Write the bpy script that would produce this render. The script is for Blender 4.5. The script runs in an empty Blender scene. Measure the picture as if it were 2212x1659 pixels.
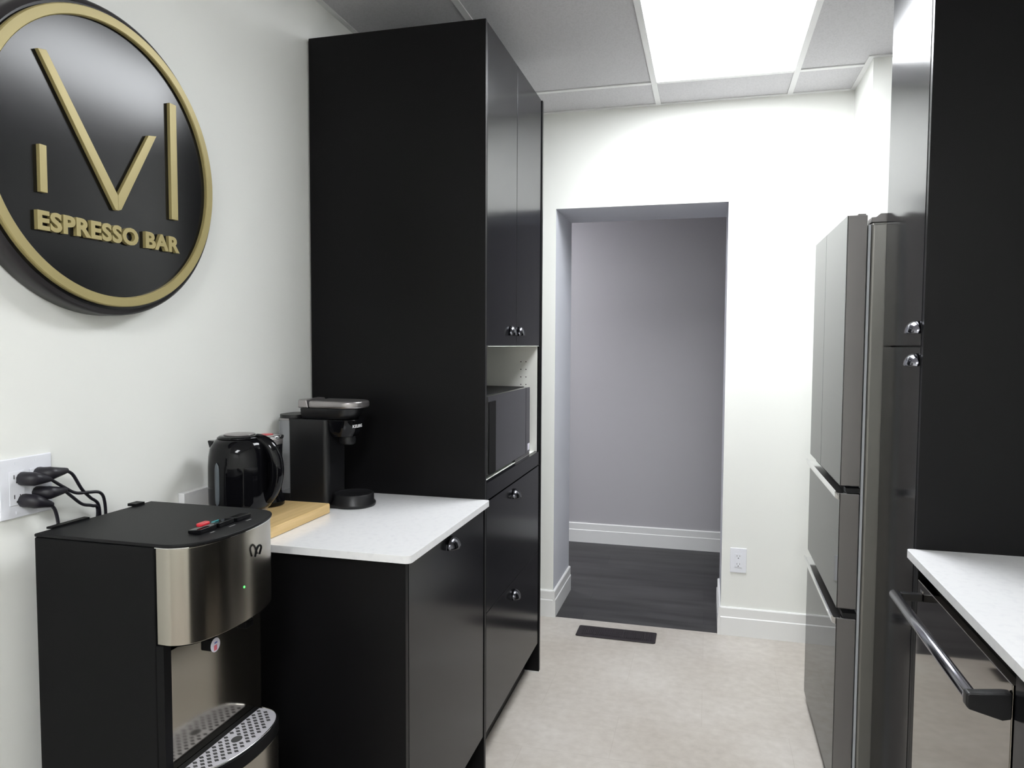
import bpy, bmesh, math, random
from mathutils import Vector, Matrix
random.seed(4)
PI = math.pi
sc = bpy.context.scene
col = sc.collection

# ------------------------------------------------------------------ camera
cam = bpy.data.cameras.new('camera'); co = bpy.data.objects.new('camera', cam); col.objects.link(co)
cam.sensor_width = 36.0; cam.lens = 36.0 * 1584.3 / 2212.0
cam.clip_start = 0.02
yaw, pit, rol = [math.radians(a) for a in (14.98, -3.097, 0.264)]
Fv = Vector((-math.sin(yaw)*math.cos(pit), math.cos(yaw)*math.cos(pit), math.sin(pit)))
R0 = Vector((math.cos(yaw), math.sin(yaw), 0)); U0 = R0.cross(Fv)
Rv = R0*math.cos(rol) + U0*math.sin(rol); Uv = -R0*math.sin(rol) + U0*math.cos(rol)
M = Matrix((Rv, Uv, -Fv)).transposed().to_4x4(); M.translation = (0, 0, 1.4151)
co.matrix_world = M
sc.camera = co

# ------------------------------------------------------------------ world, exposure
w = bpy.data.worlds.new('world'); sc.world = w; w.use_nodes = True
w.node_tree.nodes['Background'].inputs[0].default_value = (0.75, 0.8, 0.9, 1)
w.node_tree.nodes['Background'].inputs[1].default_value = 0.3
sc.view_settings.view_transform = 'Standard'; sc.view_settings.look = 'None'
sc.view_settings.gamma = 1.0; sc.view_settings.use_curve_mapping = False
sc.view_settings.exposure = 1.38
LAMP = 9.3          # ceiling panel in view
LAMP_FILL = 12.0      # unseen panel added behind the camera as fill light
LAMP_HALL = 14.0      # corridor panel far to the left

# ------------------------------------------------------------------ measured places
XL, XT, YT0, YT1, ZT = -1.3076, -0.6858, 2.231, 3.037, 2.425
XC, YC0, YE, ZD, ZC = -0.668, 1.578, 3.681, 2.099, 2.5748
D0, D1, YJm, YB = -0.758, 0.080, 4.119, 5.163
YJ, XJ, YP, XP, ZCT, XCR = 3.293, 0.62, 1.978, 0.5014, 0.9163, 0.4806
XF, YF0, YF1, ZF = 0.394, 2.40, 3.075, 1.804
XR, YBK = 1.125, -2.0

# ------------------------------------------------------------------ materials
def mat(name, base, rough=0.5, metal=0.0, spec=0.5, coat=0.0, coat_r=0.05, noise=None, bump=None, emit=None, trans=0.0, ior=1.45, aniso=0.0):
    m = bpy.data.materials.new(name); m.use_nodes = True
    nt = m.node_tree; b = nt.nodes['Principled BSDF']
    b.inputs['Base Color'].default_value = (*base, 1); b.inputs['Roughness'].default_value = rough
    b.inputs['Metallic'].default_value = metal; b.inputs['Specular IOR Level'].default_value = spec
    b.inputs['Coat Weight'].default_value = coat; b.inputs['Coat Roughness'].default_value = coat_r
    b.inputs['Transmission Weight'].default_value = trans; b.inputs['IOR'].default_value = ior
    if emit:
        b.inputs['Emission Color'].default_value = (*emit[0], 1); b.inputs['Emission Strength'].default_value = emit[1]
    tc = nt.nodes.new('ShaderNodeTexCoord')
    if noise:       # (scale xyz, amount, colour2, detail)
        mp = nt.nodes.new('ShaderNodeMapping'); mp.inputs['Scale'].default_value = noise[0]
        n = nt.nodes.new('ShaderNodeTexNoise'); n.inputs['Scale'].default_value = 1.0; n.inputs['Detail'].default_value = 6
        r = nt.nodes.new('ShaderNodeValToRGB')
        r.color_ramp.elements[0].position = noise[2]; r.color_ramp.elements[0].color = (*base, 1)
        r.color_ramp.elements[1].position = noise[3]; r.color_ramp.elements[1].color = (*noise[1], 1)
        nt.links.new(tc.outputs['Object'], mp.inputs[0]); nt.links.new(mp.outputs[0], n.inputs['Vector'])
        nt.links.new(n.outputs['Fac'], r.inputs[0]); nt.links.new(r.outputs[0], b.inputs['Base Color'])
    if bump:        # (scale xyz, strength, distance)
        mp2 = nt.nodes.new('ShaderNodeMapping'); mp2.inputs['Scale'].default_value = bump[0]
        n2 = nt.nodes.new('ShaderNodeTexNoise'); n2.inputs['Scale'].default_value = 1.0; n2.inputs['Detail'].default_value = 3
        bp_ = nt.nodes.new('ShaderNodeBump'); bp_.inputs['Strength'].default_value = bump[1]; bp_.inputs['Distance'].default_value = bump[2]
        nt.links.new(tc.outputs['Object'], mp2.inputs[0]); nt.links.new(mp2.outputs[0], n2.inputs['Vector'])
        nt.links.new(n2.outputs['Fac'], bp_.inputs['Height']); nt.links.new(bp_.outputs[0], b.inputs['Normal'])
    return m

m_wall = mat('white_wall_paint', (0.83, 0.835, 0.80), 0.6, bump=((220, 220, 220), 0.12, 0.0006))
m_grey = mat('grey_wall_paint', (0.465, 0.455, 0.475), 0.6, bump=((220, 220, 220), 0.12, 0.0006))
m_jamb = mat('pale_grey_blue_paint', (0.60, 0.61, 0.66), 0.6)
m_trim = mat('white_trim_paint', (0.80, 0.80, 0.79), 0.35)
m_tile = mat('ceiling_tile', (0.62, 0.61, 0.63), 0.85, noise=((160, 160, 160), (0.56, 0.55, 0.57), 0.45, 0.65), bump=((260, 260, 260), 0.35, 0.001))
m_tbar = mat('ceiling_grid_enamel', (0.80, 0.80, 0.80), 0.4)
m_lens = mat('lit_diffuser', (1, 1, 1), 0.5, emit=((0.94, 0.97, 1.0), LAMP))
m_lens_b = mat('fill_diffuser_rear', (1, 1, 1), 0.5, emit=((0.96, 0.98, 1.0), LAMP_FILL))
m_lens_h = mat('lit_diffuser_corridor', (1, 1, 1), 0.5, emit=((0.97, 0.98, 1.0), LAMP_HALL))
m_black = mat('black_laminate', (0.0065, 0.0063, 0.0068), 0.36, spec=0.15, bump=((300, 300, 300), 0.06, 0.0003))
m_door = mat('black_satin_door', (0.006, 0.006, 0.0075), 0.16, spec=0.20, bump=((300, 300, 300), 0.04, 0.0003))
m_white_in = mat('white_melamine', (0.78, 0.78, 0.74), 0.45)
m_quartz = mat('white_quartz', (0.82, 0.82, 0.83), 0.14, noise=((60, 60, 60), (0.76, 0.76, 0.78), 0.5, 0.75))
m_hole = mat('shelf_pin_hole', (0.03, 0.03, 0.03), 0.6)
m_chrome = mat('dark_chrome', (0.36, 0.36, 0.40), 0.22, 1.0)
m_nickel = mat('polished_gunmetal', (0.09, 0.09, 0.10), 0.2, 1.0)
m_pull = mat('polished_nickel', (0.30, 0.30, 0.34), 0.14, 1.0)
m_bchrome = mat('bright_chrome', (0.75, 0.75, 0.76), 0.10, 1.0)
m_steel = mat('brushed_steel', (0.37, 0.345, 0.305), 0.2, 1.0)
m_grille = mat('silver_plastic', (0.50, 0.49, 0.53), 0.35, 0.25)
m_steel_mirror = mat('polished_steel', (0.34, 0.32, 0.28), 0.13, 1.0)
m_fr_front = mat('fridge_glossy_steel', (0.17, 0.17, 0.17), 0.035, 1.0)
m_fr_side = mat('fridge_grey_side', (0.19, 0.18, 0.175), 0.38, 0.3)
m_fr_body = mat('fridge_body_enamel', (0.20, 0.195, 0.18), 0.32, 0.5)
m_pale_gasket = mat('pale_grey_gasket', (0.42, 0.44, 0.46), 0.35)
m_gasket = mat('black_gasket', (0.006, 0.006, 0.007), 0.6)
m_dw = mat('dark_stainless', (0.30, 0.28, 0.25), 0.05, 1.0)
m_plastic = mat('black_plastic', (0.005, 0.005, 0.0055), 0.45, spec=0.12, bump=((500, 500, 500), 0.1, 0.0003))
m_plastic_top = mat('black_textured_plastic', (0.006, 0.006, 0.007), 0.5, spec=0.22, bump=((700, 700, 700), 0.25, 0.0004))
m_gloss = mat('gloss_black_plastic', (0.004, 0.004, 0.005), 0.06, spec=0.3)
m_keu = mat('matte_black_plastic', (0.009, 0.009, 0.010), 0.36)
m_silver = mat('satin_silver', (0.36, 0.34, 0.34), 0.3, 0.85)
m_clear = mat('clear_plastic', (0.93, 0.94, 0.96), 0.06, trans=0.92, ior=1.2)
def thin_clear():
    m = bpy.data.materials.new('thin_clear_plastic'); m.use_nodes = True; nt = m.node_tree
    b = nt.nodes['Principled BSDF']; b.inputs['Base Color'].default_value = (0.8, 0.82, 0.85, 1); b.inputs['Roughness'].default_value = 0.08
    tr = nt.nodes.new('ShaderNodeBsdfTransparent'); tr.inputs[0].default_value = (0.985, 0.99, 1.0, 1)
    fr = nt.nodes.new('ShaderNodeFresnel'); fr.inputs[0].default_value = 1.3
    ad = nt.nodes.new('ShaderNodeMath'); ad.operation = 'ADD'; ad.inputs[1].default_value = 0.22
    mx = nt.nodes.new('ShaderNodeMixShader'); nt.links.new(fr.outputs[0], ad.inputs[0]); nt.links.new(ad.outputs[0], mx.inputs[0])
    nt.links.new(tr.outputs[0], mx.inputs[1]); nt.links.new(b.outputs[0], mx.inputs[2])
    nt.links.new(mx.outputs[0], nt.nodes['Material Output'].inputs['Surface']); return m
m_clear = thin_clear()
m_window = mat('smoked_gauge', (0.10, 0.115, 0.13), 0.2)
m_red = mat('red_plastic', (0.55, 0.02, 0.035), 0.3)
m_teal = mat('teal_mark', (0.02, 0.30, 0.32), 0.4)
m_legend = mat('printed_legend', (0.35, 0.35, 0.36), 0.5)
m_green = mat('green_led', (0.0, 0.4, 0.02), 0.4, emit=((0.05, 1.0, 0.08), 2.0))
m_sticker = mat('sticker_paper', (0.62, 0.60, 0.68), 0.5)
m_sred = mat('sticker_red', (0.55, 0.12, 0.16), 0.5)
m_sblue = mat('sticker_blue', (0.10, 0.12, 0.35), 0.5)
m_bamboo = mat('bamboo', (0.60, 0.42, 0.185), 0.42, noise=((60, 4, 60), (0.70, 0.50, 0.24), 0.4, 0.62))
m_gold = mat('gold_acrylic', (0.36, 0.30, 0.13), 0.42, 0.25)
m_disc = mat('black_sign_face', (0.004, 0.004, 0.005), 0.19, spec=0.30)
m_rim = mat('black_sign_rim', (0.020, 0.018, 0.020), 0.42)
m_white_pl = mat('white_plastic', (0.80, 0.81, 0.86), 0.3)
m_slot2 = mat('flat_black', (0.003, 0.003, 0.003), 0.5, spec=0.1)
m_slot = mat('dark_slot', (0.04, 0.04, 0.04), 0.6)
m_rubber = mat('black_rubber', (0.010, 0.009, 0.014), 0.45)
m_mw = mat('microwave_gloss_door', (0.022, 0.022, 0.025), 0.12, coat=0.5, coat_r=0.1)
m_vent = mat('dark_bronze_metal', (0.020, 0.015, 0.018), 0.45, 0.3)
m_white_txt = mat('white_print', (0.75, 0.75, 0.76), 0.4)

m_fr_front.node_tree.nodes['Principled BSDF'].inputs['Specular Tint'].default_value = (0.6, 0.6, 0.6, 1)
def floor_mat():
    m = mat('beige_vinyl', (0.45, 0.41, 0.365), 0.42, noise=((2.2, 2.2, 2.2), (0.54, 0.505, 0.465), 0.35, 0.68))
    nt = m.node_tree; b = nt.nodes['Principled BSDF']
    src = b.inputs['Base Color'].links[0].from_socket
    tc = nt.nodes.new('ShaderNodeTexCoord')
    n = nt.nodes.new('ShaderNodeTexNoise'); n.inputs['Scale'].default_value = 28; n.inputs['Detail'].default_value = 8
    nt.links.new(tc.outputs['Object'], n.inputs['Vector'])
    mx = nt.nodes.new('ShaderNodeMix'); mx.data_type = 'RGBA'; mx.blend_type = 'SOFT_LIGHT'; mx.inputs[0].default_value = 0.35
    nt.links.new(src, mx.inputs[6]); nt.links.new(n.outputs['Fac'], mx.inputs[7])
    br = nt.nodes.new('ShaderNodeTexBrick'); br.inputs['Scale'].default_value = 1.0
    br.inputs['Brick Width'].default_value = 0.61; br.inputs['Row Height'].default_value = 0.305
    br.inputs['Mortar Size'].default_value = 0.0012; br.inputs['Mortar Smooth'].default_value = 0.3
    br.inputs['Color1'].default_value = (1, 1, 1, 1); br.inputs['Color2'].default_value = (0.965, 0.965, 0.965, 1); br.inputs['Mortar'].default_value = (0.80, 0.78, 0.76, 1)
    nt.links.new(tc.outputs['Object'], br.inputs['Vector'])
    mu = nt.nodes.new('ShaderNodeMix'); mu.data_type = 'RGBA'; mu.blend_type = 'MULTIPLY'; mu.inputs[0].default_value = 0.6
    nt.links.new(mx.outputs[2], mu.inputs[6]); nt.links.new(br.outputs['Color'], mu.inputs[7])
    nt.links.new(mu.outputs[2], b.inputs['Base Color'])
    return m
def plank_mat():
    m = mat('charcoal_plank_vinyl', (0.028, 0.026, 0.028), 0.48)
    nt = m.node_tree; b = nt.nodes['Principled BSDF']; tc = nt.nodes.new('ShaderNodeTexCoord')
    br = nt.nodes.new('ShaderNodeTexBrick'); br.inputs['Scale'].default_value = 1.0
    br.inputs['Brick Width'].default_value = 1.22; br.inputs['Row Height'].default_value = 0.18
    br.inputs['Mortar Size'].default_value = 0.0010
    br.inputs['Color1'].default_value = (0.050, 0.048, 0.050, 1); br.inputs['Color2'].default_value = (0.035, 0.033, 0.036, 1); br.inputs['Mortar'].default_value = (0.018, 0.018, 0.018, 1)
    mp = nt.nodes.new('ShaderNodeMapping'); mp.inputs["Scale"].default_value = (1.8, 13, 1)
    n = nt.nodes.new('ShaderNodeTexNoise'); n.inputs['Scale'].default_value = 1.0; n.inputs['Detail'].default_value = 8
    r = nt.nodes.new('ShaderNodeValToRGB'); r.color_ramp.elements[0].position = 0.36; r.color_ramp.elements[0].color = (0.42, 0.42, 0.42, 1)
    r.color_ramp.elements[1].position = 0.6; r.color_ramp.elements[1].color = (1.05, 1.05, 1.05, 1)
    mu = nt.nodes.new('ShaderNodeMix'); mu.data_type = 'RGBA'; mu.blend_type = 'MULTIPLY'; mu.inputs[0].default_value = 0.8
    nt.links.new(tc.outputs['Object'], br.inputs['Vector']); nt.links.new(tc.outputs['Object'], mp.inputs[0])
    nt.links.new(mp.outputs[0], n.inputs['Vector']); nt.links.new(n.outputs['Fac'], r.inputs[0])
    nt.links.new(br.outputs['Color'], mu.inputs[6]); nt.links.new(r.outputs[0], mu.inputs[7]); nt.links.new(mu.outputs[2], b.inputs['Base Color'])
    return m
m_floor = floor_mat(); m_plank = plank_mat()

# ------------------------------------------------------------------ mesh helpers (all in world coordinates)
OFF = {}
def obj(name, bm, m, parent=None, smooth=False, bevel=0.0, seg=2, at=None, solid=0.0):
    """bm in world coordinates -> one mesh object; origin at the parent's base (or at `at`)."""
    o0 = OFF[parent.name] if parent else Vector(at or (0, 0, 0))
    bmesh.ops.recalc_face_normals(bm, faces=bm.faces)
    bmesh.ops.translate(bm, verts=bm.verts, vec=-o0)
    me = bpy.data.meshes.new(name); bm.to_mesh(me); bm.free()
    for mm in (m if isinstance(m, (list, tuple)) else [m]): me.materials.append(mm)
    o = bpy.data.objects.new(name, me); col.objects.link(o)
    if smooth:
        for p in me.polygons: p.use_smooth = True
    if solid:
        sm = o.modifiers.new('shell', 'SOLIDIFY'); sm.thickness = solid; sm.offset = 1
    if bevel:
        b = o.modifiers.new('bevel', 'BEVEL'); b.width = bevel; b.segments = seg; b.limit_method = 'ANGLE'; b.angle_limit = math.radians(40)
        for p in me.polygons: p.use_smooth = True
        wn = o.modifiers.new('wn', 'WEIGHTED_NORMAL'); wn.keep_sharp = False
    if parent: o.parent = parent
    else: o.location = o0
    OFF[o.name] = o0
    return o
def tag(o, label=None, cat=None, group=None, kind=None):
    if label: o['label'] = label
    if cat: o['category'] = cat
    if group: o['group'] = group
    if kind: o['kind'] = kind
    return o
def thing(name, loc, label, cat, group=None):
    o = bpy.data.objects.new(name, None); col.objects.link(o); o.location = loc; o.empty_display_size = 0.05
    OFF[o.name] = Vector(loc)
    return tag(o, label, cat, group)
def struct(name, bm, m, **k):
    return tag(obj(name, bm, m, **k), kind='structure')
def box(bm, x0, x1, y0, y1, z0, z1, mi=0):
    vs = [bm.verts.new(v) for v in ((x0,y0,z0),(x1,y0,z0),(x1,y1,z0),(x0,y1,z0),(x0,y0,z1),(x1,y0,z1),(x1,y1,z1),(x0,y1,z1))]
    for f in ((0,3,2,1),(4,5,6,7),(0,1,5,4),(1,2,6,5),(2,3,7,6),(3,0,4,7)):
        fc = bm.faces.new([vs[i] for i in f]); fc.material_index = mi
    return bm
def B(*a): return box(bmesh.new(), *a)
def prism(bm, pts, axis, a, b, mi=0):
    """polygon pts in the two other axes, extruded from a to b along axis"""
    def v(p, t): return {'x': (t, p[0], p[1]), 'y': (p[0], t, p[1]), 'z': (p[0], p[1], t)}[axis]
    A = [bm.verts.new(v(p, a)) for p in pts]; C = [bm.verts.new(v(p, b)) for p in pts]
    n = len(pts)
    f = [bm.faces.new(A[::-1]), bm.faces.new(C)] + [bm.faces.new((A[i], A[(i+1) % n], C[(i+1) % n], C[i])) for i in range(n)]
    for q in f: q.material_index = mi
    return bm
def rings(bm, rs, cap=True, closed=True):
    V = [[bm.verts.new(p) for p in r] for r in rs]; n = len(V[0])
    for a, b in zip(V, V[1:]):
        for i in range(n if closed else n-1):
            bm.faces.new((a[i], a[(i+1) % n], b[(i+1) % n], b[i]))
    if cap: bm.faces.new(V[0][::-1]); bm.faces.new(V[-1])
    return bm
def lathe(bm, prof, c, axis='z', n=48, sx=1, sy=1, cap=True):
    rs = []
    for r, h in prof:
        ring = []
        for i in range(n):
            a = 2*PI*i/n; u, v = r*math.cos(a)*sx, r*math.sin(a)*sy
            ring.append({'z': (c[0]+u, c[1]+v, c[2]+h), 'x': (c[0]+h, c[1]+u, c[2]+v), 'y': (c[0]+u, c[1]+h, c[2]+v)}[axis])
        rs.append(ring)
    return rings(bm, rs, cap)
def tube(bm, pts, r, n=10, cap=True):
    """pts: Catmull-Rom smoothed path"""
    P = [Vector(p) for p in pts]; Q = []
    for i in range(len(P)-1):
        p0, p1, p2, p3 = P[max(i-1, 0)], P[i], P[i+1], P[min(i+2, len(P)-1)]
        for k in range(8):
            t = k/8
            Q.append(0.5*((2*p1)+(-p0+p2)*t+(2*p0-5*p1+4*p2-p3)*t*t+(-p0+3*p1-3*p2+p3)*t**3))
    Q.append(P[-1])
    rs = []; nrm = None; N = len(Q)
    for i, q in enumerate(Q):
        d = (Q[min(i+1, N-1)]-Q[max(i-1, 0)]).normalized()
        nrm = d.orthogonal().normalized() if nrm is None else (nrm-d*nrm.dot(d)).normalized()
        bn = d.cross(nrm); rr = r(i/(N-1)) if callable(r) else r
        rs.append([q+nrm*rr*math.cos(2*PI*k/n)+bn*rr*math.sin(2*PI*k/n) for k in range(n)])
    return rings(bm, rs, cap)
def annulus(bm, c, ro, ri, x0, x1, n=96, sy=1, sz=1, rb=0.002):
    prof = [(ri, x0), (ro, x0), (ro, x1-rb), (ro-rb, x1), (ri+rb, x1), (ri, x1-rb)]
    V = [[bm.verts.new((x, c[0]+r*math.cos(2*PI*i/n)*sy, c[1]+r*math.sin(2*PI*i/n)*sz)) for i in range(n)] for r, x in prof]
    for k in range(len(V)):
        a, b = V[k], V[(k+1) % len(V)]
        for i in range(n): bm.faces.new((a[i], a[(i+1) % n], b[(i+1) % n], b[i]))
    return bm
def rrect(x0, x1, y0, y1, r, n=6, rr=None):
    rr = rr or (r, r, r, r); P = []
    for (cx, cy, a0, q) in ((x1-rr[0], y1-rr[0], 0, rr[0]), (x0+rr[1], y1-rr[1], PI/2, rr[1]), (x0+rr[2], y0+rr[2], PI, rr[2]), (x1-rr[3], y0+rr[3], 1.5*PI, rr[3])):
        for k in range(n+1): P.append((cx+q*math.cos(a0+k*PI/2/n), cy+q*math.sin(a0+k*PI/2/n)))
    return P
def text_mesh(body, height, depth, bold=0.0, sx=1.0):
    cu = bpy.data.curves.new('t', 'FONT'); cu.body = body; cu.size = 1.0; cu.extrude = 0.5; cu.offset = bold; cu.resolution_u = 4
    cu.space_character = 1.08
    to = bpy.data.objects.new('t', cu); col.objects.link(to)
    bpy.context.view_layer.update()
    me = bpy.data.meshes.new_from_object(to.evaluated_get(bpy.context.evaluated_depsgraph_get()))
    bpy.data.objects.remove(to)
    bm = bmesh.new(); bm.from_mesh(me); bpy.data.meshes.remove(me)
    bmesh.ops.remove_doubles(bm, verts=bm.verts, dist=1e-5)
    ys = [v.co.y for v in bm.verts]; h = max(ys)-min(ys); y0 = min(ys); xs = [v.co.x for v in bm.verts]; x0 = min(xs)
    for v in bm.verts: v.co = Vector(((v.co.x-x0)*height/h*sx, (v.co.y-y0)*height/h, (v.co.z+0.5)*depth))
    return bm
def islands(bm):
    seen = set(); out = []
    for v in bm.verts:
        if v in seen: continue
        st = [v]; seen.add(v); isl = []
        while st:
            a = st.pop(); isl.append(a)
            for e in a.link_edges:
                b = e.other_vert(a)
                if b not in seen: seen.add(b); st.append(b)
        out.append(isl)
    return out
def part_bm(isl):
    b = bmesh.new(); mp = {v: b.verts.new(v.co) for v in isl}; fs = set()
    for v in isl: fs.update(v.link_faces)
    for f in fs: b.faces.new([mp[v] for v in f.verts])
    return b

# ================================================================== SETTING
struct('floor', B(XL-0.3, XR+0.3, YBK-0.2, YE, -0.06, 0.0), m_floor)
struct('floor_corridor', B(-3.2, 1.9, YE, YB+0.1, -0.06, 0.0), m_plank)
struct('wall_left', B(XL-0.12, XL, YBK, YE, 0, 2.8), m_wall)
struct('wall_rear', B(XL-0.12, XR+0.12, YBK-0.12, YBK, 0, 2.8), m_wall)
struct('wall_right', B(XR, XR+0.12, YBK, YJ, 0, 2.8), m_wall)
bm = B(XL-0.12, D0, YE, YJm, 0, 2.8); box(bm, D1, XJ+0.62, YE, YJm, 0, 2.8); box(bm, D0, D1, YE, YJm, ZD, 2.8)
bmesh.ops.remove_doubles(bm, verts=bm.verts, dist=1e-5)
bm.normal_update()
for f in bm.faces:
    c = f.calc_center_median()
    if D0-0.001 <= c.x <= D1+0.001 and (abs(c.x-D0) < 0.001 or abs(c.x-D1) < 0.001 or abs(c.z-ZD) < 0.001) and YE+0.01 < c.y < YJm-0.01: f.material_index = 1
    if c.y > YJm-0.001: f.material_index = 1
struct('wall_end', bm, [m_wall, m_jamb])
struct('wall_column', B(XJ, XR+0.12, YJ, YE, 0, 2.8), m_wall)
struct('wall_corridor_far', B(-3.2, 1.9, YB, YB+0.1, 0, 2.8), m_grey)
struct('wall_corridor_left', B(-3.3, -3.2, YE, YB+0.1, 0, 2.8), m_grey)
struct('wall_corridor_right', B(1.9, 2.0, YE, YB+0.1, 0, 2.8), m_grey)
struct('ceiling_corridor', B(-3.3, 2.0, YJm, YB+0.1, 2.45, 2.5), m_tile)
bm = B(-3.2, XL-0.12, YJm-0.1, YJm, 0, 2.8); box(bm, XJ+0.62, 1.9, YJm-0.1, YJm, 0, 2.8)
struct('wall_corridor_near', bm, m_grey)

# ceiling: lay-in tiles in a white grid
TX = [-0.85, -0.2555, 0.341, 0.94]; TY = [3.372, 2.152, 0.932, -0.288, -1.508]
ceil = bmesh.new()
gx = [XL] + TX + [XR]; gy = [YE] + TY + [YBK]
lightcells = {(2, 1): 'front', (2, 4): 'rear'}
for i in range(len(gx)-1):
    for j in range(len(gy)-1):
        x0, x1, y1, y0 = gx[i], gx[i+1], gy[j], gy[j+1]
        if (i, j) in lightcells: continue
        box(ceil, x0, x1, y0, y1, ZC+0.004, ZC+0.02)
cl = struct('ceiling', ceil, m_tile)
for x in TX[:3]:
    obj('grid_bar', B(x-0.012, x+0.012, YBK, YE, ZC-0.0012, ZC+0.0035), m_tbar, cl)
for y in TY:
    for a, b in zip([XL]+TX[:3], TX[:3]+[XJ-0.008 if y > YJ else XR]):
        obj('grid_bar', B(a+0.0125, b-0.0125, y-0.012, y+0.012, ZC-0.001, ZC+0.0035), m_tbar, cl)
obj('edge_angle', B(XL, XJ, YE-0.02, YE, ZC-0.001, ZC+0.0035), m_tbar, cl)
obj('edge_angle', B(XL, XL+0.02, YBK, YE-0.02, ZC-0.001, ZC+0.0035), m_tbar, cl)
obj('edge_angle', B(XJ-0.02, XJ, YJ-0.02, YE-0.02, ZC-0.001, ZC+0.0035), m_tbar, cl)
obj('edge_angle', B(XJ, XR, YJ-0.02, YJ, ZC-0.001, ZC+0.0035), m_tbar, cl)
bm = B(XL, XR, YBK, YE, ZC+0.16, ZC+0.2); struct('ceiling_slab', bm, m_tile)

def panel_light(x0, x1, y0, y1, z, lens, label):
    t = thing('ceiling_light', ((x0+x1)/2, (y0+y1)/2, z), label, 'ceiling light')
    f = bmesh.new(); r = 0.004
    for a in ((x0+.012, x0+.012+r, y0+.012, y1-.012), (x1-.012-r, x1-.012, y0+.012, y1-.012), (x0+.012+r, x1-.012-r, y0+.012, y0+.012+r), (x0+.012+r, x1-.012-r, y1-.012-r, y1-.012)):
        box(f, *a, z+0.0036, z+0.05)
    obj('frame', f, m_tbar, t)
    obj('diffuser', B(x0+.012+r, x1-.012-r, y0+.012+r, y1-.012-r, z+0.006, z+0.012), lens, t)
    return t
panel_light(TX[1], TX[2], TY[1], TY[0], ZC, m_lens, 'bright flat rectangular ceiling light panel in the tile grid before the doorway')
panel_light(TX[1], TX[2], TY[4], TY[3], ZC, m_lens_b, 'unseen fill light panel added in the tile grid, above and behind the viewpoint')
panel_light(-2.2, -1.6, YJm+0.25, YJm+0.85, 2.44, m_lens_h, 'corridor ceiling light out of sight left of the doorway')

def baseboard(name, axis, a0, a1, p, side):
    """profile: flat lower part 9 cm, stepped 5 cm top; p = wall plane, side = +1/-1 direction it sticks out"""
    prof = [(0, 0), (0.014, 0), (0.014, 0.088), (0.0105, 0.092), (0.0105, 0.134), (0.007, 0.139), (0, 0.139)]
    pts = [(p+side*u, v) for u, v in prof]
    return struct(name, prism(bmesh.new(), pts, axis, a0, a1), m_trim)
baseboard('baseboard_end_right', 'x', D1+0.0002, XJ, YE, -1)
baseboard('baseboard_end_left', 'x', XT+0.02-0.6, D0-0.0002, YE, -1)
baseboard('baseboard_doorway_left', 'y', YE-0.014, YJm, D0, 1)
baseboard('baseboard_doorway_right', 'y', YE-0.014, YJm, D1, -1)
baseboard('baseboard_corridor_far', 'x', -3.2, 1.9, YB, -1)

# ================================================================== cup pull (drawer / door handle)
def cup_pull(parent, x, y, z, d, mtl, a=0.033, b=0.030, c=0.024):
    bm = bmesh.new(); n, k = 16, 8; G = []
    for i in range(n+1):
        t = PI*i/n; row = []
        for j in range(k+1):
            s = PI/2*j/k
            row.append(bm.verts.new((x+d*(0.002+c*math.cos(s)*math.sin(t)**0.8), y-a*math.cos(t), z-0.012+b*math.sin(s)*math.sin(t)**0.8)))
        G.append(row)
    for i in range(n):
        for j in range(k): bm.faces.new((G[i][j], G[i+1][j], G[i+1][j+1], G[i][j+1]))
    bmesh.ops.remove_doubles(bm, verts=bm.verts, dist=1e-5)
    h = obj('cup_handle', bm, mtl, parent, smooth=True, solid=0.0018)
    return h

# ================================================================== LEFT TALL CABINET
t = thing('tall_cabinet', (-0.99, 2.634, 0), 'tall black pantry cabinet with open microwave niche, end of the white counter', 'cabinet')
g = 0.002
obj('side_panel', B(XL+0.006, XT, YT0, YT0+0.018, 0, ZT), m_black, t, bevel=0.0012)
obj('side_panel', B(XL+0.006, XT+0.004, YT1-0.018, YT1, 0.006, ZT-0.002), m_black, t, bevel=0.0012)
bm = B(XL+0.004, XT+0.002, YT1-0.018, YT1, 0, 0.006); obj('base_strip', bm, m_trim, t)
cx = XT-0.0195
bm = B(XL+0.02, cx, YT0+0.018, YT1-0.036, ZT-0.018, ZT-0.002); box(bm, XL+0.02, cx, YT0+0.018, YT1-0.036, 0.115, 0.133)
box(bm, XL+0.02, cx, YT0+0.018, YT1-0.036, 1.4096, 1.4275); box(bm, XL+0.02, XL+0.028, YT0+0.018, YT1-0.036, 0.133, ZT-0.018)
box(bm, XL+0.02, cx, YT0+0.018, YT0+0.036, 0.133, ZT-0.018); box(bm, XL+0.02, cx, YT1-0.036, YT1-0.0185, 0.133, ZT-0.018)
box(bm, XL+0.02, cx, YT0+0.036, YT1-0.036, 0.945, 0.963)
obj('carcass', bm, m_black, t)
y0_, y1_ = YT0+0.0363, YT1-0.0363
bm = B(XL+0.0285, cx+0.0185, y0_, y1_, 1.4075, 1.4093); box(bm, XL+0.0285, cx, y0_, y1_, 0.9633, 0.9645)
box(bm, XL+0.0285, XL+0.030, y0_, y1_, 0.9647, 1.4073); box(bm, XL+0.0302, cx+0.012, y0_, y0_+0.0015, 0.9647, 1.4073); box(bm, XL+0.0302, cx+0.012, y1_-0.0015, y1_, 0.9647, 1.4073)
obj('niche_liner', bm, m_white_in, t)
obj('niche_edge', B(cx, XT-0.001, YT1-0.034, YT1-0.019, 0.905, 1.4075), m_black, t)
bm = bmesh.new()
for xx in (XT-0.056, XT-0.078+0.0):
    for k in range(12):
        lathe(bm, [(0.0024, 0), (0.0024, 0.0006)], (xx+(-0.0 if xx > XT-0.06 else -0.0), YT1-0.0384, 0.99+0.032*k), axis='y', n=10)
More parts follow.
